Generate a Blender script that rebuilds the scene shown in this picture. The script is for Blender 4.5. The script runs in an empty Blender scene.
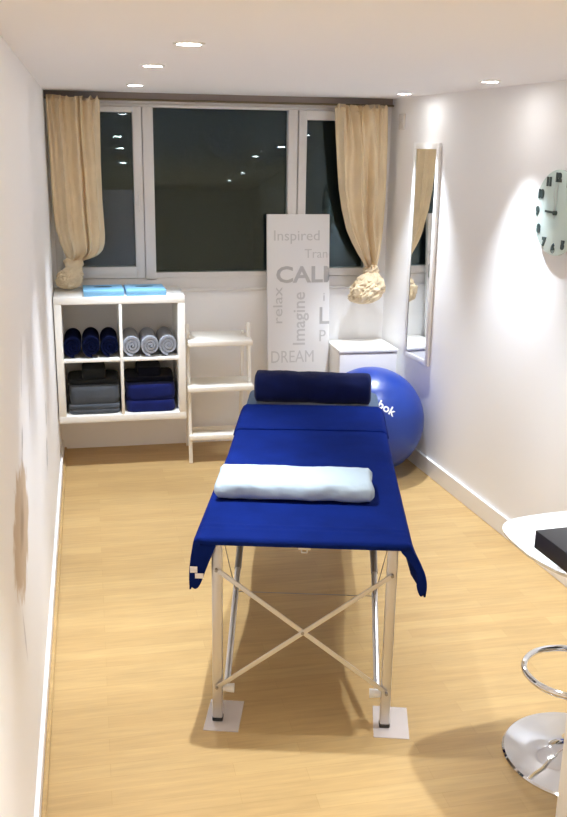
import bpy, bmesh, math, random
from mathutils import Vector, Matrix, noise
S = bpy.context.scene
COL = S.collection
PI = math.pi
random.seed(7)

# ------------------------------------------------------------------ room numbers (metres)
XL = -0.223            # left wall
YB = 5.97              # window wall
YF = -2.6              # wall behind the camera
H = 2.233              # ceiling
KR = -0.0696           # the right wall opens towards the camera
def wall_x(y): return 1.936 + KR * (y - YB)
RW_ANG = math.atan2(-1.0, -KR)          # local x of right wall things runs towards the camera

# ------------------------------------------------------------------ mesh helper
class MB:
    def __init__(s): s.v = []; s.f = []
    def add(s, vs, fs, M=None):
        o = len(s.v)
        for p in vs:
            p = Vector(p)
            s.v.append(M @ p if M else p)
        s.f += [[i + o for i in f] for f in fs]
        return s
    def bm(s, b, M=None):
        b.verts.ensure_lookup_table(); b.verts.index_update()
        s.add([v.co.copy() for v in b.verts], [[v.index for v in f.verts] for f in b.faces], M)
        b.free(); return s
    def box(s, lo, hi, bev=0.0, seg=2, M=None):
        b = bmesh.new()
        r = bmesh.ops.create_cube(b, size=1.0)
        for v in b.verts:
            v.co = Vector([lo[i] + (v.co[i] + .5) * (hi[i] - lo[i]) for i in range(3)])
        if bev: bmesh.ops.bevel(b, geom=list(b.edges), offset=bev, segments=seg, profile=.5, affect='EDGES')
        return s.bm(b, M)
    def tube(s, path, r, n=16, closed=False, cap=True, M=None):
        P = [Vector(p) for p in path]; N = len(P); vs = []; fs = []
        rr = r if isinstance(r, (list, tuple)) else [r] * N
        up = None
        for i in range(N):
            if closed: t = (P[(i + 1) % N] - P[i - 1]).normalized()
            else: t = (P[min(i + 1, N - 1)] - P[max(i - 1, 0)]).normalized()
            if up is None:
                up = Vector((0, 0, 1)) if abs(t.z) < .9 else Vector((1, 0, 0))
            a = t.cross(up).normalized(); b = a.cross(t).normalized(); up = b
            for k in range(n):
                th = 2 * PI * k / n
                vs.append(P[i] + (a * math.cos(th) + b * math.sin(th)) * rr[i])
        for i in range(N if closed else N - 1):
            j = (i + 1) % N
            for k in range(n):
                l = (k + 1) % n
                fs.append([i * n + k, i * n + l, j * n + l, j * n + k])
        if cap and not closed:
            fs.append(list(range(n))); fs.append([(N - 1) * n + k for k in range(n)][::-1])
        return s.add(vs, fs, M)
    def bar(s, p0, p1, w, h, bev=0.0, side=(0, 1, 0), M=None):
        p0 = Vector(p0); p1 = Vector(p1); d = p1 - p0; L = d.length; z = d.normalized()
        y = Vector(side); x = y.cross(z).normalized(); y = z.cross(x).normalized()
        R = Matrix((x, y, z)).transposed().to_4x4(); R.translation = p0
        if M: R = M @ R
        return s.box((-w / 2, -h / 2, 0), (w / 2, h / 2, L), bev, 2, R)
    def lathe(s, prof, n=48, M=None):
        vs = []; fs = []; m = len(prof)
        for r, z in prof:
            for k in range(n):
                th = 2 * PI * k / n; vs.append((r * math.cos(th), r * math.sin(th), z))
        for i in range(m - 1):
            for k in range(n):
                l = (k + 1) % n
                fs.append([i * n + k, i * n + l, (i + 1) * n + l, (i + 1) * n + k])
        fs.append(list(range(n))[::-1]); fs.append([(m - 1) * n + k for k in range(n)])
        return s.add(vs, fs, M)
    def grid(s, rows, closed_u=False, cap=False, M=None):
        R = len(rows); C = len(rows[0]); vs = [p for r in rows for p in r]; fs = []
        for i in range(R - 1):
            for k in range(C if closed_u else C - 1):
                l = (k + 1) % C
                fs.append([i * C + k, i * C + l, (i + 1) * C + l, (i + 1) * C + k])
        if cap:
            fs.append(list(range(C))[::-1]); fs.append([(R - 1) * C + k for k in range(C)])
        return s.add(vs, fs, M)
    def mesh(s, name, smooth=35, weld=True):
        me = bpy.data.meshes.new(name)
        me.from_pydata([tuple(p) for p in s.v], [], s.f)
        b = bmesh.new(); b.from_mesh(me)
        if weld: bmesh.ops.remove_doubles(b, verts=b.verts, dist=1e-5)
        bmesh.ops.recalc_face_normals(b, faces=b.faces)
        b.to_mesh(me); b.free()
        if smooth:
            for p in me.polygons: p.use_smooth = True
            me.set_sharp_from_angle(angle=math.radians(smooth))
        return me
    def build(s, name, mat, parent=None, smooth=25, weld=True):
        me = s.mesh(name, smooth, weld); me.materials.append(mat)
        o = bpy.data.objects.new(name, me); COL.objects.link(o)
        if parent is not None: o.parent = parent
        return o

def solid(o, t, sub=0, off=0.0):
    m = o.modifiers.new('thick', 'SOLIDIFY'); m.thickness = t; m.offset = off
    if sub:
        m = o.modifiers.new('sub', 'SUBSURF'); m.levels = sub; m.render_levels = sub
    return o

def tag(o, label=None, cat=None, group=None, kind=None):
    if label: o['label'] = label
    if cat: o['category'] = cat
    if group: o['group'] = group
    if kind: o['kind'] = kind
    return o
def empty(name, loc=(0, 0, 0), rz=0.0, label=None, cat=None, group=None, kind=None):
    o = bpy.data.objects.new(name, None); COL.objects.link(o)
    o.location = loc; o.rotation_euler = (0, 0, rz); o.empty_display_size = .05
    return tag(o, label, cat, group, kind)
def copy_tree(o, parent=None):
    c = o.copy(); COL.objects.link(c)
    if parent is not None: c.parent = parent
    for ch in list(o.children): copy_tree(ch, c)
    return c

# ------------------------------------------------------------------ materials
def M_(name): 
    m = bpy.data.materials.new(name); m.use_nodes = True
    return m, m.node_tree.nodes, m.node_tree.links, m.node_tree.nodes['Principled BSDF']
def setp(b, **k):
    for a, v in k.items():
        b.inputs[a.replace('_', ' ')].default_value = v
def add_bump(N, L, b, scale, strength, dist=.01, kind='NOISE', detail=4, stretch=None):
    tc = N.new('ShaderNodeTexCoord'); vec = tc.outputs['Object']
    if stretch:
        mp = N.new('ShaderNodeMapping'); mp.inputs['Scale'].default_value = stretch
        L.new(vec, mp.inputs['Vector']); vec = mp.outputs['Vector']
    t = N.new('ShaderNodeTexNoise'); t.inputs['Scale'].default_value = scale; t.inputs['Detail'].default_value = detail
    L.new(vec, t.inputs['Vector'])
    bp = N.new('ShaderNodeBump'); bp.inputs['Strength'].default_value = strength; bp.inputs['Distance'].default_value = dist
    L.new(t.outputs['Fac'], bp.inputs['Height']); L.new(bp.outputs['Normal'], b.inputs['Normal'])
    return t
def plain(name, col, rough=.5, metal=0.0, bump=None, var=0.0, sheen=0.0, spec=.5, coat=0.0):
    m, N, L, b = M_(name)
    setp(b, Base_Color=(*col, 1), Roughness=rough, Metallic=metal)
    b.inputs['Specular IOR Level'].default_value = spec
    if sheen:
        b.inputs['Sheen Weight'].default_value = sheen; b.inputs['Sheen Roughness'].default_value = .5
    if coat: b.inputs['Coat Weight'].default_value = coat; b.inputs['Coat Roughness'].default_value = .05
    if bump: add_bump(N, L, b, *bump)
    if var:
        tc = N.new('ShaderNodeTexCoord'); t = N.new('ShaderNodeTexNoise'); t.inputs['Scale'].default_value = 9; t.inputs['Detail'].default_value = 5
        L.new(tc.outputs['Object'], t.inputs['Vector'])
        r = N.new('ShaderNodeMapRange'); r.inputs['From Min'].default_value = .3; r.inputs['From Max'].default_value = .7
        r.inputs['To Min'].default_value = 1 - var; r.inputs['To Max'].default_value = 1 + var
        L.new(t.outputs['Fac'], r.inputs['Value'])
        mx = N.new('ShaderNodeMix'); mx.data_type = 'RGBA'; mx.blend_type = 'MULTIPLY'; mx.inputs[0].default_value = 1
        mx.inputs[6].default_value = (*col, 1); L.new(r.outputs[0], mx.inputs[7]); L.new(mx.outputs[2], b.inputs['Base Color'])
    return m

PAINT = (.90, .90, .905)
m_wall = plain('wall_paint', PAINT, .75, bump=(60, .08, .004), spec=.25)
m_ceil = plain('ceiling_paint', (.885, .885, .91), .85, bump=(80, .05, .003), spec=.2)
m_white = plain('white_lacquer', (.87, .86, .84), .35)
m_pvc = plain('white_pvc', (.72, .71, .70), .3)
m_skirt = plain('skirting_gloss_paint', (.88, .87, .86), .35)
m_strip = plain('dark_taupe_strip', (.30, .255, .24), .7)
m_shelf = plain('white_foil_board', (.87, .86, .82), .4)
m_ladder = plain('white_painted_wood', (.85, .82, .75), .45)
m_navy = plain('navy_terry', (.004, .0145, .125), .95, bump=(420, .6, .004), var=.14, spec=.05)
m_navy_r = plain('deep_navy_terry', (.003, .005, .026), .95, bump=(380, .6, .004), var=.2, spec=.05)
m_navy_d = plain('dark_navy_terry', (.0045, .0085, .054), .95, bump=(380, .6, .004), var=.2, sheen=.08, spec=.1)
m_navy_m = plain('bright_navy_terry', (.008, .014, .105), .95, bump=(380, .6, .004), var=.15, sheen=.1, spec=.1)
m_black_t = plain('black_navy_terry', (.006, .007, .016), .95, bump=(380, .6, .004), sheen=.08, spec=.1)
m_char_t = plain('charcoal_terry', (.022, .024, .026), .95, bump=(380, .6, .004), sheen=.08, spec=.1)
m_grey_t = plain('grey_terry', (.30, .32, .37), .95, bump=(380, .6, .005), var=.12, sheen=.2, spec=.1)
m_slate_t = plain('slate_terry', (.075, .085, .10), .95, bump=(380, .6, .005), var=.12, sheen=.15, spec=.1)
m_pillow = plain('pale_blue_white_cotton', (.45, .55, .62), .9, bump=(30, .25, .01), spec=.2)
m_vinyl = plain('slate_blue_vinyl', (.045, .085, .15), .45, bump=(200, .08, .002))
m_curtain = plain('beige_cotton', (.73, .605, .415), .9, bump=(160, .25, .003), var=.06, sheen=.1, spec=.15)
m_alu = plain('brushed_aluminium', (.66, .65, .65), .38, .85, bump=(300, .06, .001))
m_alu_d = plain('grey_steel_bracket', (.33, .31, .29), .4, .8)
m_chrome = plain('chrome', (.82, .83, .85), .06, 1.0)
m_blackrub = plain('black_rubber', (.02, .02, .02), .7)
m_knob = plain('white_plastic', (.85, .84, .82), .3)
m_brass = plain('bronze_rod', (.19, .15, .09), .4, .6)
m_ball = plain('blue_pvc_ball', (.010, .045, .30), .30, bump=(220, .04, .001), spec=.5)
m_print = plain('white_print', (.85, .87, .9), .5)
m_canvas = plain('white_canvas', (.80, .80, .805), .8, bump=(300, .1, .001), spec=.2)
m_let = plain('grey_print', (.50, .50, .505), .8)
m_let_f = plain('faint_grey_print', (.595, .595, .60), .8)
m_bluebox = plain('light_blue_card', (.21, .47, .72), .5, var=.06)
m_dark = plain('dark_slot', (.03, .05, .08), .7)
m_clock = plain('mint_glass_face', (.64, .77, .73), .12, coat=.5)
m_num = plain('dark_numerals', (.045, .07, .068), .35)
m_silver = plain('pale_silver', (.62, .68, .68), .3, .5)
m_plate = plain('pale_wall_plate', (.66, .63, .60), .5)
m_seat = plain('white_gloss_shell', (.86, .88, .88), .12, coat=.6)
m_counter = plain('black_worktop', (.016, .016, .019), .42)
m_mirror = plain('mirror_silver', (.90, .92, .91), .015, 1.0)
m_label = plain('care_label', (.82, .80, .82), .7)

def m_floor_():
    m, N, L, b = M_('oak_laminate')
    tc = N.new('ShaderNodeTexCoord')
    br = N.new('ShaderNodeTexBrick'); br.offset = .37; br.inputs['Scale'].default_value = 1
    br.inputs['Brick Width'].default_value = .62; br.inputs['Row Height'].default_value = .066
    br.inputs['Mortar Size'].default_value = .0008; br.inputs['Mortar Smooth'].default_value = .3; br.inputs['Bias'].default_value = 0
    br.inputs['Color1'].default_value = (.49, .328, .142, 1); br.inputs['Color2'].default_value = (.445, .288, .120, 1)
    br.inputs['Mortar'].default_value = (.40, .255, .10, 1)
    L.new(tc.outputs['Object'], br.inputs['Vector'])
    mp = N.new('ShaderNodeMapping'); mp.inputs['Scale'].default_value = (2.2, 26, 1)
    L.new(tc.outputs['Object'], mp.inputs['Vector'])
    t = N.new('ShaderNodeTexNoise'); t.inputs['Scale'].default_value = 2.0; t.inputs['Detail'].default_value = 6; t.inputs['Roughness'].default_value = .6
    L.new(mp.outputs['Vector'], t.inputs['Vector'])
    r = N.new('ShaderNodeMapRange'); r.inputs['From Min'].default_value = .3; r.inputs['From Max'].default_value = .7
    r.inputs['To Min'].default_value = .88; r.inputs['To Max'].default_value = 1.08
    L.new(t.outputs['Fac'], r.inputs['Value'])
    mx = N.new('ShaderNodeMix'); mx.data_type = 'RGBA'; mx.blend_type = 'MULTIPLY'; mx.inputs[0].default_value = 1
    L.new(br.outputs['Color'], mx.inputs[6]); L.new(r.outputs[0], mx.inputs[7])
    # broad patches of tone, board by board
    mp2 = N.new('ShaderNodeMapping'); mp2.inputs['Scale'].default_value = (.9, 5, 1); L.new(tc.outputs['Object'], mp2.inputs['Vector'])
    t2 = N.new('ShaderNodeTexNoise'); t2.inputs['Scale'].default_value = 1.6; L.new(mp2.outputs['Vector'], t2.inputs['Vector'])
    r2 = N.new('ShaderNodeMapRange'); r2.inputs['From Min'].default_value = .3; r2.inputs['From Max'].default_value = .7
    r2.inputs['To Min'].default_value = .95; r2.inputs['To Max'].default_value = 1.05; L.new(t2.outputs['Fac'], r2.inputs['Value'])
    mx2 = N.new('ShaderNodeMix'); mx2.data_type = 'RGBA'; mx2.blend_type = 'MULTIPLY'; mx2.inputs[0].default_value = 1
    L.new(mx.outputs[2], mx2.inputs[6]); L.new(r2.outputs[0], mx2.inputs[7])
    L.new(mx2.outputs[2], b.inputs['Base Color'])
    setp(b, Roughness=.34); b.inputs['Specular IOR Level'].default_value = .35
    bp = N.new('ShaderNodeBump'); bp.inputs['Strength'].default_value = .05; bp.inputs['Distance'].default_value = .002
    L.new(t.outputs['Fac'], bp.inputs['Height']); L.new(bp.outputs['Normal'], b.inputs['Normal'])
    return m
m_floor = m_floor_()

def m_wall_left_():
    m, N, L, b = M_('scuffed_wall_paint')
    setp(b, Roughness=.7); b.inputs['Specular IOR Level'].default_value = .3
    geo = N.new('ShaderNodeNewGeometry'); sx = N.new('ShaderNodeSeparateXYZ'); L.new(geo.outputs['Position'], sx.inputs[0])
    nz = N.new('ShaderNodeTexNoise'); nz.inputs['Scale'].default_value = 14; nz.inputs['Detail'].default_value = 6; L.new(geo.outputs['Position'], nz.inputs['Vector'])
    def math_(op, a, c=None, clamp=False):
        n = N.new('ShaderNodeMath'); n.operation = op; n.use_clamp = clamp
        for i, x in enumerate((a, c)):
            if x is None: continue
            if isinstance(x, (int, float)): n.inputs[i].default_value = x
            else: L.new(x, n.inputs[i])
        return n.outputs[0]
    def mask(cy, cz, v1, v2, rag, soft):
        det = v1[0] * v2[1] - v2[0] * v1[1]
        dy = math_('SUBTRACT', sx.outputs[1], cy); dz = math_('SUBTRACT', sx.outputs[2], cz)
        a = math_('ADD', math_('MULTIPLY', dy, v2[1] / det), math_('MULTIPLY', dz, -v2[0] / det))
        c = math_('ADD', math_('MULTIPLY', dy, -v1[1] / det), math_('MULTIPLY', dz, v1[0] / det))
        r = math_('SQRT', math_('ADD', math_('MULTIPLY', a, a), math_('MULTIPLY', c, c)))
        r = math_('ADD', r, math_('MULTIPLY', math_('SUBTRACT', nz.outputs['Fac'], .5), rag))
        return math_('MULTIPLY', math_('SUBTRACT', 1.0, r), 1 / soft, True)
    col = None
    def over(prev, c, msk):
        mx = N.new('ShaderNodeMix'); mx.data_type = 'RGBA'
        L.new(msk, mx.inputs[0])
        if prev is None: mx.inputs[6].default_value = (*PAINT, 1)
        else: L.new(prev, mx.inputs[6])
        mx.inputs[7].default_value = (*c, 1); return mx.outputs[2]
    # bare plaster patch with a darker middle, its hairline crack, and grey dents further along
    col = over(col, (.56, .44, .31), math_('MULTIPLY', mask(2.59, .860, (.165, .165), (.27, -.095), .9, .22), .92))
    col = over(col, (.33, .25, .18), math_('MULTIPLY', mask(2.62, .87, (.08, .08), (.09, -.03), 1.0, .7), .75))
    col = over(col, (.45, .43, .42), math_('MULTIPLY', mask(2.80, 1.05, (.06, .06), (.035, -.012), 1.4, .5), .8))
    col = over(col, (.50, .49, .52), math_('MULTIPLY', mask(2.47, .58, (-.033, .11), (.022, .0), .5, .6), .6))
    col = over(col, (.34, .34, .36), math_('MULTIPLY', mask(4.13, .585, (.06, .07), (.05, -.012), .9, .4), .8))
    col = over(col, (.40, .40, .42), math_('MULTIPLY', mask(4.24, .74, (.05, .06), (.04, -.012), .9, .4), .7))
    col = over(col, (.55, .54, .54), math_('MULTIPLY', mask(2.95, 1.25, (.10, .12), (.02, -.01), 1.6, .6), .6))
    col = over(col, (.52, .50, .50), math_('MULTIPLY', mask(3.2, 1.05, (.06, .10), (.02, -.01), 1.6, .6), .5))
    L.new(col, b.inputs['Base Color'])
    bp = N.new('ShaderNodeBump'); bp.inputs['Strength'].default_value = .1; bp.inputs['Distance'].default_value = .01
    L.new(nz.outputs['Fac'], bp.inputs['Height']); L.new(bp.outputs['Normal'], b.inputs['Normal'])
    return m
m_wall_left = m_wall_left_()

def m_glass_(name, rough, bump, ior):
    m, N, L, b = M_(name)
    N.remove(b); out = N['Material Output']
    tr = N.new('ShaderNodeBsdfTransparent'); tr.inputs[0].default_value = (.82, .86, .85, 1)
    gl = N.new('ShaderNodeBsdfGlossy'); gl.inputs['Roughness'].default_value = rough; gl.inputs['Color'].default_value = (.70, .90, 1.0, 1)
    fr = N.new('ShaderNodeFresnel'); fr.inputs['IOR'].default_value = ior
    mx = N.new('ShaderNodeMixShader'); L.new(fr.outputs[0], mx.inputs[0]); L.new(tr.outputs[0], mx.inputs[1]); L.new(gl.outputs[0], mx.inputs[2])
    L.new(mx.outputs[0], out.inputs['Surface'])
    if bump:
        df = N.new('ShaderNodeBsdfDiffuse'); df.inputs[0].default_value = (.5, .48, .52, 1)
        m2 = N.new('ShaderNodeMixShader'); m2.inputs[0].default_value = .10; L.new(mx.outputs[0], m2.inputs[1]); L.new(df.outputs[0], m2.inputs[2]); L.new(m2.outputs[0], out.inputs['Surface'])
        tc = N.new('ShaderNodeTexCoord'); t = N.new('ShaderNodeTexNoise'); t.inputs['Scale'].default_value = bump[0]; L.new(tc.outputs['Object'], t.inputs['Vector'])
        bp = N.new('ShaderNodeBump'); bp.inputs['Strength'].default_value = bump[1]; bp.inputs['Distance'].default_value = .012
        L.new(t.outputs['Fac'], bp.inputs['Height']); L.new(bp.outputs['Normal'], gl.inputs['Normal'])
    return m
m_glass = m_glass_('window_glass', .01, None, 1.52)
m_glass_tex = m_glass_('obscured_glass', .13, (75, 1.0), 1.6)

def m_clear_():
    m, N, L, b = M_('frosted_clear_plastic'); out = N['Material Output']
    setp(b, Base_Color=(.86, .82, .83, 1), Roughness=.25)
    tr = N.new('ShaderNodeBsdfTransparent'); mx = N.new('ShaderNodeMixShader'); mx.inputs[0].default_value = .33
    L.new(tr.outputs[0], mx.inputs[1]); L.new(b.outputs[0], mx.inputs[2]); L.new(mx.outputs[0], out.inputs['Surface'])
    return m
m_clear = m_clear_()
def m_emit_(name, col, s):
    m, N, L, b = M_(name); setp(b, Base_Color=(.9, .9, .9, 1)); b.inputs['Emission Color'].default_value = (*col, 1); b.inputs['Emission Strength'].default_value = s
    return m
m_lamp = m_emit_('lamp_lens', (1, .985, .97), 40)

def m_night_():
    m, N, L, b = M_('night_masonry'); setp(b, Base_Color=(.03, .04, .042, 1), Roughness=.9); add_bump(N, L, b, 20, .3); return m
m_night = m_night_()

# ------------------------------------------------------------------ the setting
def struct(name, mb, m, parent=None, smooth=0, label=None):
    o = mb.build(name, m, parent, smooth)
    if parent is None: o['kind'] = 'structure'
    if label: o['label'] = label
    return o
T = .12
struct('floor', MB().box((XL - T, YF - T, -.1), (2.75, YB + T, 0)), m_floor, label='pale oak laminate floor of narrow strips')
struct('ceiling', MB().box((XL - T, YF - T, H), (2.75, YB + T, H + .1)), m_ceil, label='white ceiling with recessed downlights')
struct('wall_left', MB().box((XL - T, YF - T, 0), (XL, YB, H)), m_wall_left, label='white left wall with a bare plaster patch and dents')
x0, x1 = wall_x(YB + T), wall_x(YF - T)
v = [(x0, YB + T, 0), (x1, YF - T, 0), (x1 + T, YF - T, 0), (x0 + T, YB + T, 0)]
v += [(a, b_, H) for a, b_, c in v]
struct('wall_right', MB().add(v, [[0, 1, 2, 3], [4, 5, 6, 7], [0, 1, 5, 4], [1, 2, 6, 5], [2, 3, 7, 6], [3, 0, 4, 7]]), m_wall, label='white right wall')
WX0, WX1, WZ0, WZ1 = -.20, 1.885, 1.04, 2.172
wb = MB()
wb.box((XL, YB, 0), (2.05, YB + .25, WZ0)); wb.box((XL, YB, WZ1), (2.05, YB + .25, H))
wb.box((XL, YB, WZ0), (WX0, YB + .25, WZ1)); wb.box((WX1, YB, WZ0), (2.05, YB + .25, WZ1))
struct('wall_back', wb, m_wall, label='white wall below and around the window')
struct('wall_front', MB().box((XL, YF - T, 0), (2.75, YF, H)), m_wall, label='white wall behind the viewer')
struct('wall_strip_1', MB().box((XL, YB - .018, 2.187), (wall_x(YB) , YB, H)), m_strip, label='narrow dark taupe strip between ceiling and curtain rod')  # thin dark taupe box along the top of the window wall
# lightwell outside the window: a dark masonry wall in the night
struct('wall_outside', MB().box((-1.5, YB + 1.6, -1), (3.5, YB + 1.8, 4)), m_night, label='dark masonry outside the window')
# skirting
sk = MB(); sk.box((XL, YF, 0), (XL + .014, YB, .062), .003)
struct('baseboard_left', sk, m_skirt, label='white skirting along the left wall')
struct('trim_2', MB().box((XL + .014, YF, 0), (XL + .030, YB, .012), .004), m_floor, label='thin laminate bead along the left skirting')
LR = math.hypot(YB - YF, (YB - YF) * KR)
MR = Matrix.Translation((wall_x(YB), YB, 0)) @ Matrix.Rotation(RW_ANG, 4, 'Z')
struct('baseboard_right', MB().box((0, -.016, 0), (LR, 0, .105), .004, M=MR), m_skirt, label='white skirting along the right wall')

# window: fixed centre light between two casements
win = empty('window_1', (0, YB, 0), kind='structure', label='white framed window of three lights, dark night outside')
fr = MB(); FY0, FY1 = -.012, .06
fr.box((WX0, FY0, WZ0), (WX1, FY1, 1.115), .004); fr.box((WX0, FY0, 2.150), (WX1, FY1, WZ1), .004)
fr.box((WX0, FY0, 1.1), (WX0 + .05, FY1, 2.16), .004); fr.box((WX1 - .05, FY0, 1.1), (WX1, FY1, 2.16), .004)
fr.box((.350, FY0, 1.1), (.416, FY1, 2.16), .004); fr.box((1.262, FY0, 1.1), (1.322, FY1, 2.16), .004)
fr.box((.41, FY0 + .006, 1.11), (1.27, FY1, 1.150), .004)
fr.box((WX0, -.022, 1.026), (WX1, -.006, 1.046), .004)
fr.build('window_frame', m_pvc, win)
def sash(a, c, z0, z1, ga, gc, gz0, gz1):
    m = MB(); y0, y1 = -.026, .04
    m.box((a, y0, z0), (ga, y1, z1), .005); m.box((gc, y0, z0), (c, y1, z1), .005)
    m.box((ga - .004, y0, z0), (gc + .004, y1, gz0), .005); m.box((ga - .004, y0, gz1), (gc + .004, y1, z1), .005)
    return m.build('casement', m_pvc, win)
sa = sash(-.152, .346, 1.118, 2.152, -.09, .290, 1.19, 2.118)
sb = sash(1.326, 1.832, 1.118, 2.152, 1.378, 1.78, 1.168, 2.095)
hd = MB(); hd.box((.312, -.038, 1.56), (.330, -.026, 1.66), .003); hd.tube([(.321, -.038, 1.635), (.321, -.058, 1.635), (.321, -.062, 1.62), (.321, -.062, 1.53)], .007, 8)
hd.build('window_handle', m_pvc, sa)
def pane(name, x0, x1, z0, z1, y, zp, m, par):
    # the panes lean out a little at the top, as their reflections show
    Mt = Matrix.Translation((0, y, zp)) @ Matrix.Rotation(-LEAN, 4, 'X') @ Matrix.Translation((0, 0, -zp))
    MB().box((x0, 0, z0), (x1, .006, z1), M=Mt).build(name, m, par)
LEAN = math.radians(3.2)
pane('obscured_pane', -.095, .295, 1.185, 1.66, -.018, 1.185, m_glass_tex, sa)
pane('glass_pane', -.095, .295, 1.66, 2.122, -.018, 1.185, m_glass, sa)
pane('glass_pane', .41, 1.268, 1.145, 2.156, -.004, 1.145, m_glass, win)
pane('glass_pane', 1.374, 1.785, 1.163, 2.1, -.018, 1.163, m_glass, sb)

# ------------------------------------------------------------------ ceiling downlights
def downlight(x, y, label, power, proto=None, cone=66):
    e = empty('downlight', (x, y, H), 0, label, 'ceiling light', 'recessed downlights in the ceiling')
    if proto is None:
        r = MB(); r.lathe([(.036, -.001), (.037, -.005), (.047, -.005), (.050, 0.0), (.050, .002), (.036, .002)], 32)
        r.build('trim_ring', m_white, e)
        MB().lathe([(.0355, -.0045), (.0355, 0), (.001, .001)][::1], 32).build('lens', m_lamp, e)
    else:
        for ch in proto.children:
            if ch.type == 'MESH':
                c = ch.copy(); COL.objects.link(c); c.parent = e
    l = bpy.data.lights.new('downlight_beam', 'SPOT'); l.energy = power; l.spot_size = math.radians(cone); l.spot_blend = 1.0
    l.shadow_soft_size = .022; l.color = (.82, .90, 1.0)
    lo = bpy.data.objects.new('downlight_beam', l); COL.objects.link(lo); lo.parent = e; lo.location = (0, 0, -.012)
    return e
P = 104
REAR_FILL = 150
d0 = downlight(.323, 3.0, 'largest downlight, in the left row, nearest the viewer', P)
downlight(.275, 3.87, 'middle downlight of the left row, second from the window', P, d0)
downlight(.274, 5.18, 'left row downlight nearest the window, above the cube shelf', P, d0)
downlight(1.812, 4.17, 'bright right row downlight on the ceiling near the clock', P, d0)
downlight(1.79, 5.30, 'right row downlight close to the right curtain above the ball', P, d0)
downlight(1.68, 2.45, 'right row downlight above the black counter, out of view', P, d0)
downlight(1.78, 3.30, 'right row downlight beyond the clock, out of view', P * .75, d0)
downlight(.40, 1.60, 'left row downlight above the viewer', P, d0)
for y_, row in ((.45, 'first'), (-.75, 'second')):  # unseen rear rows, added to raise the ambient light of the room
    for x_, side in ((.75, 'left'), (1.88, 'right')):
        downlight(x_, y_, '%s fill downlight of the %s unseen row added behind the viewer' % (side, row), REAR_FILL, d0, 72)

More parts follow.
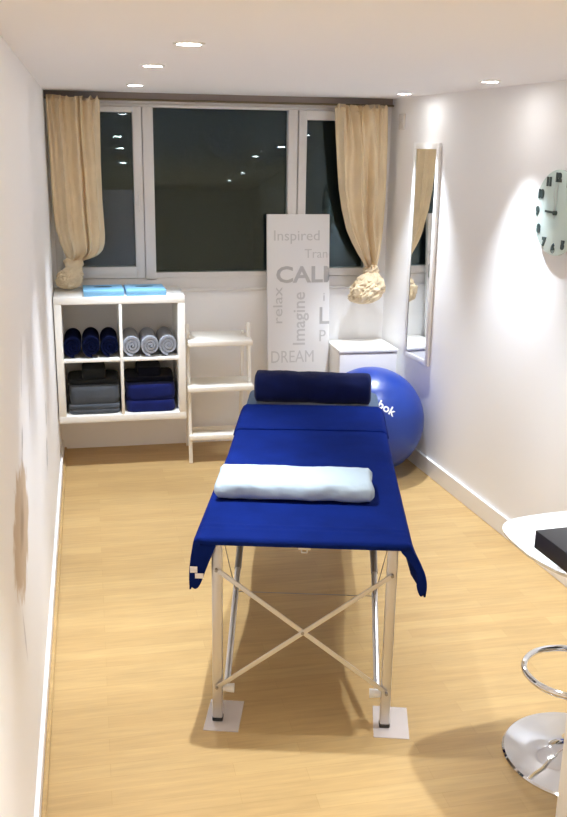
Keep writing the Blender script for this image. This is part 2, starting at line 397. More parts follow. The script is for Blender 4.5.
# ------------------------------------------------------------------ curtains
def lerp_tab(tab, z):
    if z >= tab[0][1]: return tab[0][0]
    for (a, za), (b, zb) in zip(tab, tab[1:]):
        if za >= z >= zb:
            t = (za - z) / (za - zb + 1e-9); return a + (b - a) * t
    return tab[-1][0]
def curtain(name, label, left, right, knot, tail, seed, yc, npl, top, slit_s):
    e = empty(name, (0, 0, 0), 0, label, 'curtain', 'beige curtains tied in knots')
    ztop, zk = top, knot[1]
    rows = []; NR = 90; NC = 200
    def sharp(p):            # rounded crest, tight valley
        return 1 - 2 * abs(math.sin(p / 2)) ** .75 if True else 0
    for i in range(NR + 1):
        t = i / NR; z = ztop + (zk - ztop) * t
        xa, xb = lerp_tab(left, z), lerp_tab(right, z)
        w = xb - xa
        belly = math.exp(-((t - .86) / .10) ** 2)
        dep = .030 + .022 * math.sin(PI * min(1, t)) + .020 * belly
        squeeze = max(0, (t - .93) / .07); dep *= 1 - .45 * squeeze
        head = max(0, 1 - t / .03)
        g = math.exp(-t / .16)                   # fine gathers die out below the heading
        row = []
        for k in range(NC):
            if k < NC // 2: s = k / (NC // 2 - 1); side = -1
            else: s = 1 - (k - NC // 2) / (NC // 2 - 1); side = 1
            env = math.sin(PI * s) ** .35 if 0 < s < 1 else 0
            sw = s + .035 * noise.noise(Vector((s * 3, t * 2.2, seed))) + .02 * math.sin(5 * t + seed)
            wide = sharp(2 * PI * npl * sw + seed) * (.55 + .45 * noise.noise(Vector((s * 2.2, t * 1.1, seed + 9))) + .35)
            fine = math.sin(2 * PI * npl * 2.3 * sw + 2 * seed + 2 * noise.noise(Vector((s * 5, t * 4, seed))))
            slit = -1.6 * math.exp(-((sw - slit_s) / .035) ** 2) * min(1, max(0, (t - .06) / .3))
            am = .034 * (1 - .25 * t)
            pl = wide * (1 - .5 * g) + .75 * g * fine + slit + .18 * fine * (1 - g)
            nn = noise.noise(Vector((s * 3, t * 4, seed))) * .010 + noise.noise(Vector((s * 9, t * 9, seed))) * .003
            y = yc + side * dep * env + (-pl * am * env + nn * env if side < 0 else .3 * pl * am * env)
            x = xa + w * s + .15 * am * math.cos(2 * PI * npl * sw + seed) * env
            zz = z + head * (.013 * math.sin(2 * PI * npl * 2.3 * s + seed) + .006 * math.sin(2 * PI * npl * 5 * s))
            cinch = math.exp(-((z - (ztop - .024)) / .010) ** 2)
            y = yc + (y - yc) * (1 - .40 * cinch)
            row.append((x, y, zz))
        rows.append(row)
    MB().grid(rows, True, True).build('drape', m_curtain, e, 70, weld=False)
    # knot: a wrapped band
    kx, kz, kw = knot[0], knot[1], knot[2]
    kr = []
    for i in range(13):
        a = i / 12; row = []
        for k in range(40):
            th = 2 * PI * k / 40
            rr = (.018 * math.sin(PI * a) + kw) * (1 + .10 * math.sin(5 * th + 9 * a + seed) + .12 * noise.noise(Vector((3 * math.cos(th), 3 * math.sin(th), a * 4 + seed))))
            row.append((kx + rr * math.cos(th), yc + .75 * rr * math.sin(th), kz + .022 - .062 * a + .010 * math.sin(th * 2 + seed)))
        kr.append(row)
    MB().grid(kr, True, True).build('knot', m_curtain, e, 60, weld=False)
    # gathered tail below the knot: ballooning crumpled cloth
    (tx0, tx1, tz0, tz1, skew) = tail; rows = []
    for i in range(41):
        a = i / 40; z = tz1 + (tz0 - tz1) * a
        prof = kw / ((tx1 - tx0) / 2) + (1 - kw / ((tx1 - tx0) / 2)) * min(1, math.sin(min(1, a * 1.9) * PI / 2)) 
        end = 1.0 if a < .72 else math.sqrt(max(.02, 1 - ((a - .72) / .29) ** 2))
        cx = kx + ((tx0 + tx1) / 2 - kx) * min(1, a * 1.6) + skew * max(0, a - .6)
        row = []
        for k in range(110):
            th = 2 * PI * k / 110
            f = math.sin(7 * th + 3.5 * a + seed + 1.6 * noise.noise(Vector((math.cos(th), math.sin(th), 2.5 * a + seed))))
            q = noise.noise(Vector((2.6 * math.cos(th), 2.6 * math.sin(th), 5 * a + 2 * seed)))
            ramp = min(1, .35 + a * 2)
            q2 = abs(noise.noise(Vector((3.4 * math.cos(th + 1.5 * a), 3.4 * math.sin(th + 1.5 * a), 6 * a + seed))))
            q3 = abs(noise.noise(Vector((6.5 * math.cos(th), 6.5 * math.sin(th), 9 * a + seed + 3))))
            rr = (tx1 - tx0) / 2 * prof * end * (1.10 + ramp * (.06 * f + .14 * q - .42 * (.30 - min(.30, q2)) * 1.6 - .16 * (.22 - min(.22, q3)) * 2))
            row.append((cx + rr * math.cos(th), yc - .01 + .62 * rr * math.sin(th), z + .022 * q * ramp * (1 - a)))
        rows.append(row)
    MB().grid(rows, True, True).build('tail', m_curtain, e, 60, weld=False)
    return e
YC = 5.845
curtain('curtain', 'left beige curtain, its tail bunched on the cube shelf',
        [(-.208, 2.20), (-.203, 1.84), (-.200, 1.56), (-.190, 1.44), (-.168, 1.35), (-.145, 1.29), (-.130, 1.25), (-.125, 1.235)],
        [(.100, 2.20), (.093, 1.84), (.094, 1.60), (.099, 1.48), (.102, 1.40), (.098, 1.345), (.084, 1.305), (.060, 1.278), (.02, 1.258), (-.03, 1.245), (-.055, 1.235)],
        (-.092, 1.232, .040), (-.196, -.052, 1.072, 1.215, -.012), 1.3, YC, 3.2, 2.188, .60)
curtain('curtain', 'right beige curtain knotted beside the narrow wall mirror',
        [(1.525, 2.20), (1.538, 2.0), (1.552, 1.84), (1.568, 1.68), (1.592, 1.55), (1.628, 1.42), (1.668, 1.34), (1.706, 1.275), (1.745, 1.215), (1.772, 1.174)],
        [(1.868, 2.20), (1.874, 1.859), (1.876, 1.61), (1.866, 1.419), (1.848, 1.278), (1.832, 1.174)],
        (1.802, 1.172, .036), (1.672, 1.886, .945, 1.155, -.07), 4.1, YC, 3.4, 2.176, .62)
rod = empty('curtain_rod', (0, 0, 0), 0, 'thin bronze curtain rod running above the window', 'curtain rod')
RY = 5.928
MB().tube([(XL + .004, RY, 2.190), (wall_x(RY) - .004, RY, 2.190)], .0065, 12).build('pole', m_brass, rod)

for x in (.40, 1.30):
    MB().box((x - .008, RY, 2.184), (x + .008, YB - .018, 2.196), .002).build('bracket', m_brass, rod)

# ------------------------------------------------------------------ cube shelf with towels
sx0, sz0, ss = -.2156, .292, .77
sy0, sy1 = YB - .41, YB - .02
sh = empty('cube_shelf', (sx0, sy1, sz0), 0, 'white wall-hung four cube shelf holding rolled and folded towels', 'shelf')
fo, di = .043, .018
MB().box((0, -.39, ss - fo), (ss, 0, ss), .002).build('top_panel', m_shelf, sh)
MB().box((0, -.39, 0), (ss, 0, fo), .002).build('bottom_panel', m_shelf, sh)
for a in (0, ss - fo): MB().box((a, -.39, fo), (a + fo, 0, ss - fo), .002).build('side_panel', m_shelf, sh)
MB().box((ss / 2 - di / 2, -.388, fo), (ss / 2 + di / 2, 0, ss - fo), .002).build('divider', m_shelf, sh)
for a, c in ((fo, ss / 2 - di / 2), (ss / 2 + di / 2, ss - fo)):
    MB().box((a, -.386, ss / 2 - di / 2), (c, 0, ss / 2 + di / 2), .002).build('shelf_board', m_shelf, sh)
MB().box((fo, -.004, .0), (ss - fo, .018, fo), .001).build('wall_rail', m_shelf, sh)
LX0, LX1 = sx0 + fo, sx0 + ss / 2 - di / 2
RX0, RX1 = sx0 + ss / 2 + di / 2, sx0 + ss - fo
ZL, ZU = sz0 + fo, sz0 + ss / 2 + di / 2

def roll_mesh(name, r, length, seed, sq=1.0, turns=3.1):
    """terry towel rolled up: a thick spiral ribbon"""
    n = 130; th = r / (turns + .55) * .80
    ins, outs = [], []
    for i in range(n + 1):
        t = i / n; a = 2 * PI * turns * t + seed
        rr = r * (.12 + .88 * t) - th / 2
        for lst, d in ((ins, -th / 2), (outs, th / 2)):
            q = max(.002, rr + d)
            lst.append((q * math.cos(a), q * math.sin(a) * sq))
    rows = []
    for j, y in enumerate([0, .006, .02, .1, .2, length - .02, length - .006, length]):
        e = {0: .93, 1: .985, 6: .985, 7: .93}.get(j, 1)
        row = []
        for (x, z) in outs + ins[::-1]:
            dn = .004 * noise.noise(Vector((x * 30, y * 10, z * 30 + seed)))
            row.append((x * (1 + (e - 1) * .4), y + (0 if 0 < j < 7 else dn), z * (1 + (e - 1) * .4)))
        rows.append(row)
    m = MB().grid(rows, True, True)
    # caps as quads between outer and inner outlines
    m.f = m.f[:-2]; N2 = len(rows[0])
    for base in (0, 7 * N2):
        for i in range(n):
            m.f.append([base + i, base + i + 1, base + N2 - 2 - i, base + N2 - 1 - i])
    return m
def towel_roll(loc, mat, label, group, r, length, seed, sq=1.0, turns=3.1):
    seed = -PI / 2 - 2 * PI * turns + .12 * math.sin(seed * 7)
    o = roll_mesh('rolled_towel', r, length, seed, sq, turns).build('rolled_towel', mat, None, 50)
    o.location = loc; tag(o, label, 'towel', group); return o
rr = .0615
for i, lab in enumerate(('leftmost dark navy towel roll in the top left cube', 'middle dark navy towel roll in the top left cube', 'rightmost dark navy towel roll in the top left cube')):
    towel_roll((LX0 + .0570 + i * .1095, sy0 + .035 - .012 * (i == 1), ZU + .0728 + .003 * (i == 1)), m_navy_r, lab, 'navy towel rolls in the top left cube', rr, .31, 1.0 + i * 2.1, 1.12 + .04 * (i == 1))
for i, lab in enumerate(('leftmost grey towel roll in the top right cube', 'middle grey towel roll in the top right cube', 'rightmost grey towel roll in the top right cube')):
    towel_roll((RX0 + .0570 + i * .1095, sy0 + .030 - .014 * (i == 1), ZU + .0705 + .001 * (i == 1)), m_grey_t, lab, 'grey towel rolls in the top right cube', rr, .31, .4 + i * 1.9, 1.08)

def folded(x0, x1, y0, y1, z0, z1, mat, label, seed, group, layers=2):
    """folded towel: soft stacked layers joined by the front fold"""
    rows = []; NZ = 8 * layers; NA = 72
    w, d, h = x1 - x0, y1 - y0, z1 - z0
    for i in range(NZ + 1):
        t = i / NZ; lay = (t * layers) % 1.0
        if i == NZ: lay = 1.0
        bul = 1 - .045 * (1 - math.sin(PI * lay) ** .5 if 0 < lay < 1 else 1)
        row = []
        for k in range(NA):
            a = 2 * PI * k / NA; c, s = math.cos(a), math.sin(a)
            px = (abs(c) ** .28) * (1 if c > 0 else -1); py = (abs(s) ** .28) * (1 if s > 0 else -1)
            nn = 1 + .02 * noise.noise(Vector((px * 1.4 + seed, py * 1.4, t * 3)))
            sag = .006 * noise.noise(Vector((px * 1.2, py, seed + 4))) * t
            row.append((w / 2 * px * bul * nn, d / 2 * py * bul * nn, min(h * t + sag, h) if i else 0))
        rows.append(row)
    o = MB().grid(rows, True, True).build('folded_towel', mat, None, 50)
    o.location = ((x0 + x1) / 2, (y0 + y1) / 2, z0); return tag(o, label, 'towel', group)
ya, yb = sy0 + .03, sy0 + .36
gA, gB = 'grey and charcoal towels in the bottom left cube', 'navy towels in the bottom right cube'
folded(LX0 + .012, LX1 - .004, ya, yb, ZL + .001, ZL + .062, m_slate_t, 'flat grey folded towel at the bottom of the bottom left cube', 1, gA)
folded(LX0 + .020, LX1 - .006, ya + .004, yb, ZL + .063, ZL + .172, m_slate_t, 'thick grey folded towel second from bottom in the bottom left cube', 2, gA, 1)
folded(LX0 + .014, LX1 - .012, ya + .06, yb, ZL + .173, ZL + .203, m_char_t, 'thin charcoal towel lying across the grey folded towels', 3, gA, 1)
folded(LX0 + .10, LX0 + .245, ya + .08, yb - .02, ZL + .204, ZL + .262, m_char_t, 'small charcoal folded towel on top of the grey stack', 4, gA, 1)
folded(RX0 + .008, RX1 - .018, ya, yb, ZL + .001, ZL + .073, m_navy_m, 'navy folded towel at the bottom of the bottom right cube', 5, gB, 1)
folded(RX0 + .010, RX1 - .016, ya + .004, yb, ZL + .074, ZL + .175, m_navy_m, 'thick navy folded towel second from bottom in the bottom right cube', 6, gB, 1)
folded(RX0 + .008, RX1 - .020, ya + .06, yb, ZL + .176, ZL + .208, m_black_t, 'thin black-navy towel lying across the navy folded towels', 7, gB, 1)
folded(RX0 + .085, RX0 + .235, ya + .08, yb - .02, ZL + .209, ZL + .265, m_black_t, 'small black-navy folded towel on top of the navy stack', 8, gB, 1)

# light blue flat boxes on the shelf top
for i, (bx, rz, lab) in enumerate(((.076, .02, 'left flat light blue box on top of the cube shelf'), (.324, .03, 'right flat light blue box on top of the cube shelf'))):
    e = empty('flat_box', (bx, sy0 + .14, sz0 + ss + .001), rz, lab, 'box', 'flat light blue boxes on the cube shelf')
    MB().box((-.117, -.122, 0), (.117, .122, .024), .002).build('base', m_bluebox, e)
    MB().box((-.119, -.124, .012), (.119, .124, .034), .003).build('lid', m_bluebox, e)
    s_ = MB(); s_.add([(.055 * math.cos(2 * PI * k / 24), .035 + .022 * math.sin(2 * PI * k / 24), .0342) for k in range(24)] + [(.055 * math.cos(2 * PI * k / 24), .035 + .022 * math.sin(2 * PI * k / 24), .0348) for k in range(24)],
           [list(range(24, 48))] + [[k, (k + 1) % 24, 24 + (k + 1) % 24, 24 + k] for k in range(24)])
    tag(s_.build('slot', m_dark, e), 'dark oval opening')

# ------------------------------------------------------------------ white step ladder
ld = empty('step_ladder', (.565, 5.54, 0), 0, 'white step ladder standing between the cube shelf and the printed canvas', 'step ladder')
W_ = .41
def rail(x):
    return MB().bar((x, .012, 0), (x, .15, .865), .022, .032, .004, side=(0, 1, 0))
rail(.013).build('rail', m_ladder, ld); rail(W_ - .013).build('rail', m_ladder, ld)
for x in (.03, W_ - .03):
    MB().bar((x, .375, 0), (x, .24, .80), .02, .026, .004).build('rear_leg', m_ladder, ld)
for z, y0, y1, ex in ((.150, -.012, .10, 0), (.462, -.012, .26, .006), (.748, -.01, .34, .0)):
    MB().box((-ex + .006, y0 + .01, z), (W_ - .006 + ex, y1, z + .032), .004).build('tread', m_ladder, ld)
MB().box((.03, .355, .10), (W_ - .03, .372, .128), .003).build('rear_brace', m_ladder, ld)

# ------------------------------------------------------------------ text helper
DG = bpy.context.evaluated_depsgraph_get
def text_mesh(txt, size, extrude=.0006, bold=0.0, align='LEFT', spacing=1.0):
    cu = bpy.data.curves.new('lettering', 'FONT'); cu.body = txt; cu.size = size; cu.extrude = extrude; cu.offset = bold
    cu.align_x = align; cu.space_character = spacing; cu.resolution_u = 3
    o = bpy.data.objects.new('lettering', cu); COL.objects.link(o)
    bpy.context.view_layer.update()
    me = bpy.data.meshes.new_from_object(o.evaluated_get(DG()))
    bpy.data.objects.remove(o); bpy.data.curves.remove(cu)
    return me
def text_part(name, txt, size, mat, parent, M, bold=0.0, align='LEFT', width=None, spacing=1.0, clip_x=None, height=None):
    me = text_mesh(txt, size, bold=bold, align=align, spacing=spacing)
    xs = [v.co.x for v in me.vertices]; ys = [v.co.y for v in me.vertices]
    if width and max(xs) > min(xs):
        f = width / (max(xs) - min(xs)); a = min(xs)
        for v in me.vertices: v.co.x = (v.co.x - a) * f
    if height:
        f = height / (max(ys) - min(ys)); a = min(ys)
        for v in me.vertices: v.co.y = (v.co.y - a) * f
    if clip_x is not None:
        b = bmesh.new(); b.from_mesh(me)
        bmesh.ops.bisect_plane(b, geom=b.verts[:] + b.edges[:] + b.faces[:], plane_co=(clip_x, 0, 0), plane_no=(1, 0, 0), clear_outer=True)
        b.to_mesh(me); b.free()
    me.transform(M); me.materials.clear(); me.materials.append(mat)
    o = bpy.data.objects.new(name, me); COL.objects.link(o); o.parent = parent
    return o

# ------------------------------------------------------------------ printed canvas leaning on the window frame
lean = math.atan2(.13, 1.52)
cv = empty('printed_canvas', (1.122, 5.795, 0), 0, 'tall white canvas printed with grey words leaning against the window', 'wall art')
CW, CH = .412, 1.522
ML = Matrix.Rotation(-lean, 4, 'X')
MB().box((0, 0, 0), (CW, .028, CH), .003, M=ML).build('canvas', m_canvas, cv)
def place(x, z, rot=0):      # text plane on the canvas front
    return ML @ Matrix.Translation((x, -.0006, z)) @ Matrix.Rotation(PI / 2, 4, 'X') @ Matrix.Rotation(rot, 4, 'Z')
text_part('word', 'Inspired', .1, m_let_f, cv, place(.045, 1.335), width=.30, height=.085)
text_part('word', 'Tranquil', .082, m_let_f, cv, place(.245, 1.245), clip_x=CW - .245 - .002)
text_part('word', 'CALM', .155, m_let, cv, place(.058, 1.085), bold=.0035, width=.43, height=.108, clip_x=CW - .058 - .002)
text_part('word', 'relax', .09, m_let_f, cv, place(.098, .825, PI / 2), width=.235, height=.062)
text_part('word', 'Imagine', .1, m_let_f, cv, place(.275, .680, PI / 2), width=.345, height=.108, bold=.001)
text_part('word', 'i', .08, m_let_f, cv, place(.368, .965))
text_part('word', 'L', .15, m_let, cv, place(.338, .815), bold=.002, height=.11)
text_part('word', 'P', .10, m_let_f, cv, place(.340, .700), height=.075)
text_part('word', 'DREAM', .1, m_let_f, cv, place(.022, .565), width=.285, height=.078)

# ------------------------------------------------------------------ white cabinet in the corner
cb = empty('cabinet', (1.540, 5.958, 0), 0, 'small white cabinet in the corner behind the blue ball', 'cabinet')
CWi, CD, CHt = .388, .335, .685
c_ = MB(); c_.box((0, -CD, .0), (.018, 0, CHt - .02), .002); c_.box((CWi - .018, -CD, 0), (CWi, 0, CHt - .02), .002)
c_.box((.018, -.012, 0), (CWi - .018, 0, CHt - .02)); c_.box((.018, -CD, .03), (CWi - .018, -.012, .048))
c_.build('carcass', m_shelf, cb)
MB().box((-.002, -CD - .022, CHt - .02), (CWi + .002, .002, CHt), .003).build('top_panel', m_shelf, cb)
dr = MB().box((.002, -CD - .019, .03), (CWi - .002, -CD - .001, CHt - .026), .003).build('door', m_white, cb)
MB().box((.03, -CD - .031, .33), (.042, -CD - .019, .42), .003).build('handle', m_white, dr)

# ------------------------------------------------------------------ exercise ball
BR, BC = .325, Vector((1.654, 5.250, .3255))
ball = empty('exercise_ball', (BC.x, BC.y, 0), 0, 'large shiny blue exercise ball against the right wall', 'exercise ball')
rows = []
for i in range(61):
    ph = PI * (i / 60) ; row = []
    ph = min(max(ph, .004), PI - .004)
    for k in range(96):
        th = 2 * PI * k / 96
        r_ = BR * (1 + .0016 * math.cos(ph * 34) * (1 if .5 < ph < PI - .5 else 0))
        row.append((r_ * math.sin(ph) * math.cos(th), r_ * math.sin(ph) * math.sin(th), BC.z + r_ * math.cos(ph)))
    rows.append(row)
MB().grid(rows, True, True).build('shell', m_ball, ball, 80)
# lettering wrapped on the ball
me = text_mesh('Reebok', .072, .0004, .0016, 'LEFT')
xm = max(v.co.x for v in me.vertices)
d_mid = Vector((.030, -.890, .455)).normalized()
e_s = Vector((.229, -.066, -.141)); e_s = (e_s - d_mid * e_s.dot(d_mid)).normalized()
e_t = d_mid.cross(e_s).normalized() * 1
if e_t.z < 0: e_t = -e_t
b_ = bmesh.new(); b_.from_mesh(me)
for it in range(1): bmesh.ops.subdivide_edges(b_, edges=[e for e in b_.edges if e.calc_length() > .01], cuts=2)
for v_ in b_.verts:
    s_ = (v_.co.x - xm) + .052; t_ = v_.co.y - .022
    dd = (d_mid * BR + e_s * s_ + e_t * t_).normalized()
    v_.co = dd * (BR + .0015 + v_.co.z * .3) + Vector((0, 0, BC.z))
b_.to_mesh(me); b_.free()
me.materials.clear(); me.materials.append(m_print)
lo = bpy.data.objects.new('lettering', me); COL.objects.link(lo); lo.parent = ball

# ------------------------------------------------------------------ mirror, clock and wall plate on the right wall
def rw_empty(name, y, z, label, cat):
    return empty(name, (wall_x(y), y, z), RW_ANG, label, cat)
mi = rw_empty('wall_mirror', 5.345, .665, 'tall narrow white framed mirror on the right wall above the ball', 'mirror')
mi.rotation_euler.z += math.radians(2.6); mi.location.x -= .0105
mw, mh, mt = .165, 1.30, .018
fb = .034
m1 = MB(); m1.box((-mw, -mt, 0), (-mw + fb, 0, mh), .003); m1.box((mw - fb, -mt, 0), (mw, 0, mh), .003)
m1.box((-mw + fb, -mt, 0), (mw - fb, 0, fb), .003); m1.box((-mw + fb, -mt, mh - fb), (mw - fb, 0, mh), .003)
m1.build('frame', m_white, mi)
MB().box((-mw + fb - .004, -.014, fb - .004), (mw - fb + .004, -.004, mh - fb + .004)).build('mirror_glass', m_mirror, mi)

ck = rw_empty('wall_clock', 3.895, 1.666, 'round pale mint wall clock with dark numerals reading nine', 'clock')
CR = .188
MC = Matrix.Rotation(PI / 2, 4, 'X')      # lathe axis z -> towards the room (-y)
MB().lathe([(CR - .03, .0), (CR - .03, .018), (CR - .02, .022), (CR, .022), (CR, .029), (CR - .004, .031), (.001, .031)], 72, MC).build('face', m_clock, ck, 30)
for h in range(1, 13):
    a = PI / 2 - h * PI / 6; rad = .155
    # seen from the room, local x runs towards the viewer, i.e. to the right
    Mx = Matrix.Translation((rad * math.cos(a), -.0312, rad * math.sin(a))) @ Matrix.Rotation(PI / 2, 4, 'X')
    me = text_mesh(str(h), .047, .003, .0048, 'CENTER')
    ys = [v.co.y for v in me.vertices]; xs = [v.co.x for v in me.vertices]
    cx_, cy_ = (min(xs) + max(xs)) / 2, (min(ys) + max(ys)) / 2
    for v_ in me.vertices: v_.co.x -= cx_; v_.co.y -= cy_
    me.transform(Mx); me.materials.clear(); me.materials.append(m_num)
    o = bpy.data.objects.new('numeral', me); COL.objects.link(o); o.parent = ck
MB().bar((.012, -.036, 0), (-.085, -.036, .004), .010, .002, 0, side=(0, 1, 0)).build('hour_hand', m_num, ck)
MB().bar((-.001, -.039, -.02), (.010, -.039, .128), .006, .002, 0, side=(0, 1, 0)).build('minute_hand', m_silver, ck)
MB().bar((0, -.042, -.03), (-.012, -.042, .12), .003, .001, 0, side=(0, 1, 0)).build('second_hand', m_silver, ck)
MB().lathe([(.010, .030), (.010, .044), (.001, .045)], 20, MC).build('hub', m_num, ck)

pl = rw_empty('wall_plate', 5.775, 2.045, 'small pale plate high on the right wall beside the curtain', 'wall plate')
MB().box((-.042, -.012, 0), (.042, 0, .095), .004).build('cover', m_plate, pl)
MB().box((-.012, -.017, .035), (.012, -.012, .06), .002).build('button', m_plate, pl)

# ------------------------------------------------------------------ massage table
TA = math.radians(-14.3); TO = Vector((.6565, 2.7455, 0))
TM = Matrix.Translation(TO) @ Matrix.Rotation(TA, 4, 'Z')
tb = empty('massage_table', TO, TA, 'folding massage table on aluminium legs under a navy cover', 'massage table')
def rrect_slab(x0, x1, y0, y1, z0, z1, rc, be):
    rows = []; ring = []
    for cx, cy, a0 in ((x1 - rc, y1 - rc, 0), (x0 + rc, y1 - rc, 90), (x0 + rc, y0 + rc, 180), (x1 - rc, y0 + rc, 270)):
        for q in range(9):
            a = math.radians(a0 + q * 11.25); ring.append((cx, cy, math.cos(a), math.sin(a)))
    for off, z in ((rc * .0 + be, z0), (be * .3, z0 + be * .3), (0, z0 + be), (0, z1 - be), (be * .3, z1 - be * .3), (be, z1)):
        rows.append([(cx + (rc - off) * c, cy + (rc - off) * s, z) for cx, cy, c, s in ring])
    return MB().grid(rows, True, True)
TL = 1.93; TZ = .700
rrect_slab(-.332, .332, -.03, .945, .677, TZ, .05, .010).build('padded_top', m_vinyl, tb)
rrect_slab(-.332, .332, .949, TL, .677, TZ, .07, .010).build('padded_top', m_vinyl, tb)
rrect_slab(-.31, .31, .10, .945, .655, .677, .03, .004).build('frame_rail', m_alu_d, tb)
rrect_slab(-.31, .31, .949, TL - .10, .655, .677, .03, .004).build('frame_rail', m_alu_d, tb)
for y, sgn in ((0, 1), (1.86, -1)):
    for x in (-.29, .29):
        lg = MB().box((x - .017, y - .016, .016), (x + .017, y + .016, .677), .005).build('leg', m_alu, tb)
        MB().box((x - .0185, y - .0175, .0047 if y == 0 else .0), (x + .0185, y + .0175, .018), .004).build('foot_cap', m_blackrub, lg)
        sx_ = -1 if x < 0 else 1
        p0 = Vector((sx_ * .262, y + sgn * .045, .125)); p1 = Vector((sx_ * .262, .947 - sgn * .03, .650))
        pm = p0.lerp(p1, .46)
        st = MB().tube([p0, p0.lerp(p1, .5)], .0115, 12).build('strut', m_alu, tb)
        tag(MB().tube([pm, p1], .0135, 12).build('strut_sleeve', m_alu_d, st), 'darker bracket half')
        k_ = MB().tube([(sx_ * .275, y + sgn * .018, .118), (sx_ * .235, y + sgn * .018, .118)], [.013, .016], 14).build('knob', m_knob, st)
        # thin tension cables up to the frame
        pc = p0.lerp(p1, .36); q_ = MB()
        q_.tube([pc, (sx_ * .305, y + sgn * .20, .66)], .0018, 6); q_.tube([p0.lerp(p1, .30), (sx_ * .22, y + sgn * .62, .66)], .0018, 6)
        q_.build('cable', m_alu_d, tb)
    pc0 = Vector((-.262, y + sgn * .045, .125)).lerp(Vector((-.262, .947 - sgn * .03, .650)), .36)
    MB().tube([pc0, (.262, pc0.y, pc0.z)], .0018, 6).build('cable', m_alu_d, tb)
    yb_ = y - sgn * .019
    MB().bar((-.29, yb_, .585), (.29, yb_, .145), .016, .005, .001).build('cross_brace', m_alu, tb)
    MB().bar((.29, yb_ - sgn * .006, .585), (-.29, yb_ - sgn * .006, .145), .016, .005, .001).build('cross_brace', m_alu, tb)
    for x, z in ((-.29, .145), (-.29, .585), (.29, .145), (.29, .585), (0, .365)):
        MB().tube([(x, yb_ - sgn * .001, z), (x, yb_ - sgn * .013, z)], .0055, 12).build('rivet', m_alu_d, tb)
la = MB(); la.box((-.020, -.046, .676), (.020, -.028, .688), .002); la.tube([(-.010, -.044, .680), (-.008, -.046, .668), (.008, -.046, .668), (.010, -.044, .680)], .003, 12)
la.build('latch', m_alu, tb)

# navy cover spread over the table top
cov = empty('table_cover', TO, TA, 'navy towelling cover spread over the massage table', 'table cover')
HW, DROP = .338, .165
us = []
NU = 90
tot = HW + DROP
for i in range(NU + 1): us.append(-tot + 2 * tot * i / NU)
rows = []
vs_ = [('front', 1 - i / 14) for i in range(14)] + [('top', -.048 + (1.55 + .048) * i / 150) for i in range(151)]
zt = .7075
for kind, q in vs_:
    y = q if kind == 'top' else -.048
    row = []
    for u in us:
        a = abs(u); sg = 1 if u > 0 else -1
        t_ = min(1, max(0, (y + .05) / 1.7))
        hw = HW + (.022 if sg < 0 else .010) * max(0, 1 - (y + .05) / .9)
        r0 = .022; flat = hw - r0
        sc_ = a * (hw + DROP) / tot
        if sc_ <= flat: x, z = sc_, zt
        else:
            q2 = sc_ - flat; arc = r0 * PI / 2
            if q2 < arc: th = q2 / r0; x = flat + r0 * math.sin(th); z = zt - r0 * (1 - math.cos(th))
            else:
                dn = q2 - arc; x = hw + .06 * dn + .008 * math.sin(7 * y + sg) * dn / DROP; z = zt - r0 - dn
                if y < .10:
                    k_ = (1 - max(0, y + .05) / .15); k_ = max(0, min(1, k_))
                    x += (.040 if sg > 0 else .012) * k_ * math.sin(PI * min(1, dn / DROP * .75)); z -= .010 * k_ * dn / DROP
        drop_w = 1 - min(1, max(0, (sc_ - flat) / .03))
        yy = y
        if kind == 'front':
            yy = -.048 - .006 * math.sin(min(1, q * 2) * PI / 2) * drop_w
            z -= .018 * q * drop_w
            if drop_w < 1:                       # the hanging corner turns in under the table end
                dn = max(0, sc_ - flat) / DROP; w_ = 1 - drop_w
                x -= w_ * q * ((.080 - .035 * dn) if sg < 0 else (.050 - .020 * dn - .012 * math.sin(PI * min(1, dn))))
                yy -= .004 * w_ * q
                z += w_ * (.030 * q ** 3 + .012 * (1 - q) ** 4) * dn ** 3
        else:
            z += .0016 * noise.noise(Vector((x * 5 * sg, y * 5, 1))) * drop_w
            z += .0030 * (math.exp(-((y - .055) / .010) ** 2) + .8 * math.exp(-((y - .02) / .012) ** 2)) * drop_w
        row.append((sg * x, yy, z))
    rows.append(row)
solid(MB().grid(rows).build('cloth', m_navy, cov, 60), .005, 0, 1.0)
# turned-back band near the head end
rows = []
for j in range(41):
    y = 1.155 + (1.562 - 1.155) * j / 40; row = []
    for i in range(61):
        u = -1 + 2 * i / 60; x = u * (HW + .006)
        z = zt + .0075 - .030 * max(0, (abs(u) - .93) / .07) ** 2 + .0012 * noise.noise(Vector((x * 6, y * 6, 5)))
        e_ = min(j, 40 - j); z -= .004 * max(0, 1 - e_ / 2)
        row.append((x, y + .008 * math.sin(2.2 * u + .6), z))
    rows.append(row)
solid(MB().grid(rows).build('turned_back_band', m_navy, cov, 60), .006, 0, 1.0)
lb = MB(); lb.box((-.372, -.0605, .590), (-.348, -.0590, .612), .0004)
lb.box((-.356, -.0605, .570), (-.328, -.0590, .588), .0004)

tag(lb.build('care_label', m_label, cov), 'white care label')

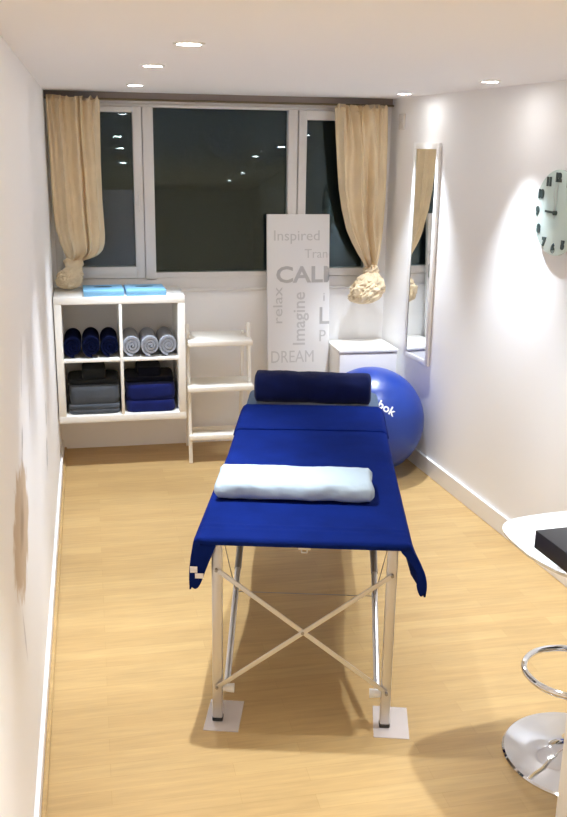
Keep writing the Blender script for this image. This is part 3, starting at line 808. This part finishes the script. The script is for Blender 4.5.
# head bolster
def soft_roll(name, hl, ry, rz, mat, label, cat, cx, cy, z0, ears, seed, pw=.8, wob=.03, ep=30, emin=.1):
    rows = []; NX = 70; NC = 56
    for i in range(NX + 1):
        t = -1 + 2 * i / NX
        e_ = (1 - abs(t) ** ep) ** .5 if abs(t) < 1 else 0
        e_ = max(e_, emin)
        row = []
        for k in range(NC):
            th = 2 * PI * k / NC; c, s = math.cos(th), math.sin(th)
            px = (abs(c) ** pw) * (1 if c > 0 else -1); pz = (abs(s) ** pw) * (1 if s > 0 else -1)
            w = 1 + wob * noise.noise(Vector((t * 3.2, c * 1.2 + seed, s * 1.2))) + .4 * wob * noise.noise(Vector((t * 9, c * 3, s * 3 + seed)))
            ear = ears * max(0, (abs(t) - .93) / .07) * (abs(c) ** 3)
            zz = rz * pz * e_ * w
            if pz < 0: zz = max(zz, -rz * .93)
            row.append((t * (hl + ear), ry * px * e_ * w + ear * .5 * (1 if c > 0 else -1), zz + rz * .93))
        rows.append(row)
    o = MB().grid(rows, True, True).build(name, mat, None, 70)
    p = TM @ Vector((cx, cy, z0)); o.location = p; o.rotation_euler = (0, 0, TA)
    return tag(o, label, cat)
soft_roll('bolster', .287, .080, .076, m_navy_d, 'dark navy bolster roll at the head of the massage table', 'bolster', -.002, 1.648, .7145, 0, 2.0, .80, .07, 90, .72)
soft_roll('pillow', .274, .108, .042, m_pillow, 'long pale blue-white pillow lying across the navy cover', 'pillow', -.046, .372, .7142, .012, 5.0, .60, .06, 160, .80)

# floor protectors under the near feet
for (x, y, lab) in ((.400, 2.835, 'left clear plastic floor protector under a table foot'), (.966, 2.690, 'right clear plastic floor protector under a table foot')):
    o = MB().box((-.061, -.092, .0005), (.061, .092, .0045), .0015).build('floor_protector', m_clear)
    o.location = (x, y, 0); o.rotation_euler = (0, 0, TA - .03); tag(o, lab, 'floor protector', 'clear floor protectors under the table feet')
# ------------------------------------------------------------------ bar stool
so = empty('bar_stool', (1.513, 2.402, 0), 0, 'chrome bar stool with white shell seat beside the black counter', 'bar stool')
MB().lathe([(.236, .0), (.237, .006), (.231, .011), (.16, .020), (.09, .030), (.045, .046), (.034, .056), (.030, .075)], 72).build('base', m_chrome, so, 25)
MB().lathe([(.030, .07), (.030, .36), (.028, .37), (.020, .372), (.020, .735)], 32).build('column', m_chrome, so, 30)
ft = MB(); cxr, cyr, rr_ = -.028, .030, .150
ft.tube([(cxr + rr_ * math.cos(2 * PI * k / 56), cyr + rr_ * math.sin(2 * PI * k / 56), .30) for k in range(56)], .011, 12, True)
ft.bar((.02, 0, .30), (cxr + rr_, cyr, .30), .016, .016, .003, side=(0, 0, 1)); ft.lathe([(.036, .275), (.038, .28), (.038, .32), (.036, .325)], 28)
ft.build('footrest', m_chrome, so, 30)
MB().box((-.09, -.09, .730), (.09, .09, .748), .006).build('seat_plate', m_blackrub, so)
rows = []; hx, hy, ox, oy = .200, .222, -.085, -.065
def seat_pt(r, th, top):
    c, s = math.cos(th), math.sin(th); n_ = 4.0
    k_ = (abs(c) ** n_ + abs(s) ** n_) ** (-1 / n_)
    x, y = hx * r * k_ * c, hy * r * k_ * s
    z = .752 + .034 * (r ** 3) * (.55 + .45 * abs(s)) + .012 * r ** 10
    if top: z += .016 * (1 - .5 * r ** 8)
    ca, sa_ = math.cos(.12), math.sin(.12); x, y = x * ca - y * sa_, x * sa_ + y * ca
    return (x + ox * (.3 + .7 * r), y + oy * (.3 + .7 * r), z)
for i in range(19): rows.append([seat_pt(max(.01, i / 18), 2 * PI * k / 72, False) for k in range(72)])
rows.append([tuple(a + b * .5 for a, b in zip(seat_pt(1.012, 2 * PI * k / 72, False), (0, 0, .016))) for k in range(72)])
for i in range(18, -1, -1): rows.append([seat_pt(max(.01, i / 18), 2 * PI * k / 72, True) for k in range(72)])
MB().grid(rows, True, True).build('seat', m_seat, so, 50)
lv = MB().tube([(.02, .0, .725), (.10, -.05, .720), (.17, -.09, .712)], [.005, .005, .008], 10).build('lever', m_chrome, so)

# ------------------------------------------------------------------ bar counter
bc = empty('bar_counter', (1.208, 2.243, 0), math.radians(4), 'black topped counter with a white end panel at the right edge', 'counter')
MB().box((0, -.70, .846), (.94, 0, .900), .002).build('worktop', m_counter, bc)
MB().box((.003, -.70, 0), (.030, -.233, .846), .002).build('end_panel', m_white, bc)
MB().box((.030, -.68, 0), (.90, -.66, .846), .002).build('front_panel', m_white, bc)

# ------------------------------------------------------------------ camera, world, view
cam = bpy.data.cameras.new('camera'); co = bpy.data.objects.new('camera', cam); COL.objects.link(co)
pitch, yaw, roll = .2759, .2076, .0149
cy, sy, cp, sp = math.cos(yaw), math.sin(yaw), math.cos(pitch), math.sin(pitch)
fwd = Vector((sy * cp, cy * cp, -sp)); right = Vector((cy, -sy, 0)); up = right.cross(fwd)
r2 = right * math.cos(roll) + up * math.sin(roll); u2 = -right * math.sin(roll) + up * math.cos(roll)
Mx = Matrix((r2, u2, -fwd)).transposed().to_4x4(); Mx.translation = (0, 0, 1.939)
co.matrix_world = Mx
cam.sensor_fit = 'HORIZONTAL'; cam.sensor_width = 36; cam.lens = 36 * 929 / 567; cam.clip_start = .05
S.camera = co
w = bpy.data.worlds.new('night'); S.world = w; w.use_nodes = True
w.node_tree.nodes['Background'].inputs[0].default_value = (.35, .42, .55, 1); w.node_tree.nodes['Background'].inputs[1].default_value = .012
S.view_settings.view_transform = 'Standard'; S.view_settings.look = 'None'; S.view_settings.gamma = 1
S.view_settings.use_curve_mapping = False
S.view_settings.exposure = 0.97
S.cycles.max_bounces = 16; S.cycles.diffuse_bounces = 12; S.cycles.sample_clamp_indirect = 8
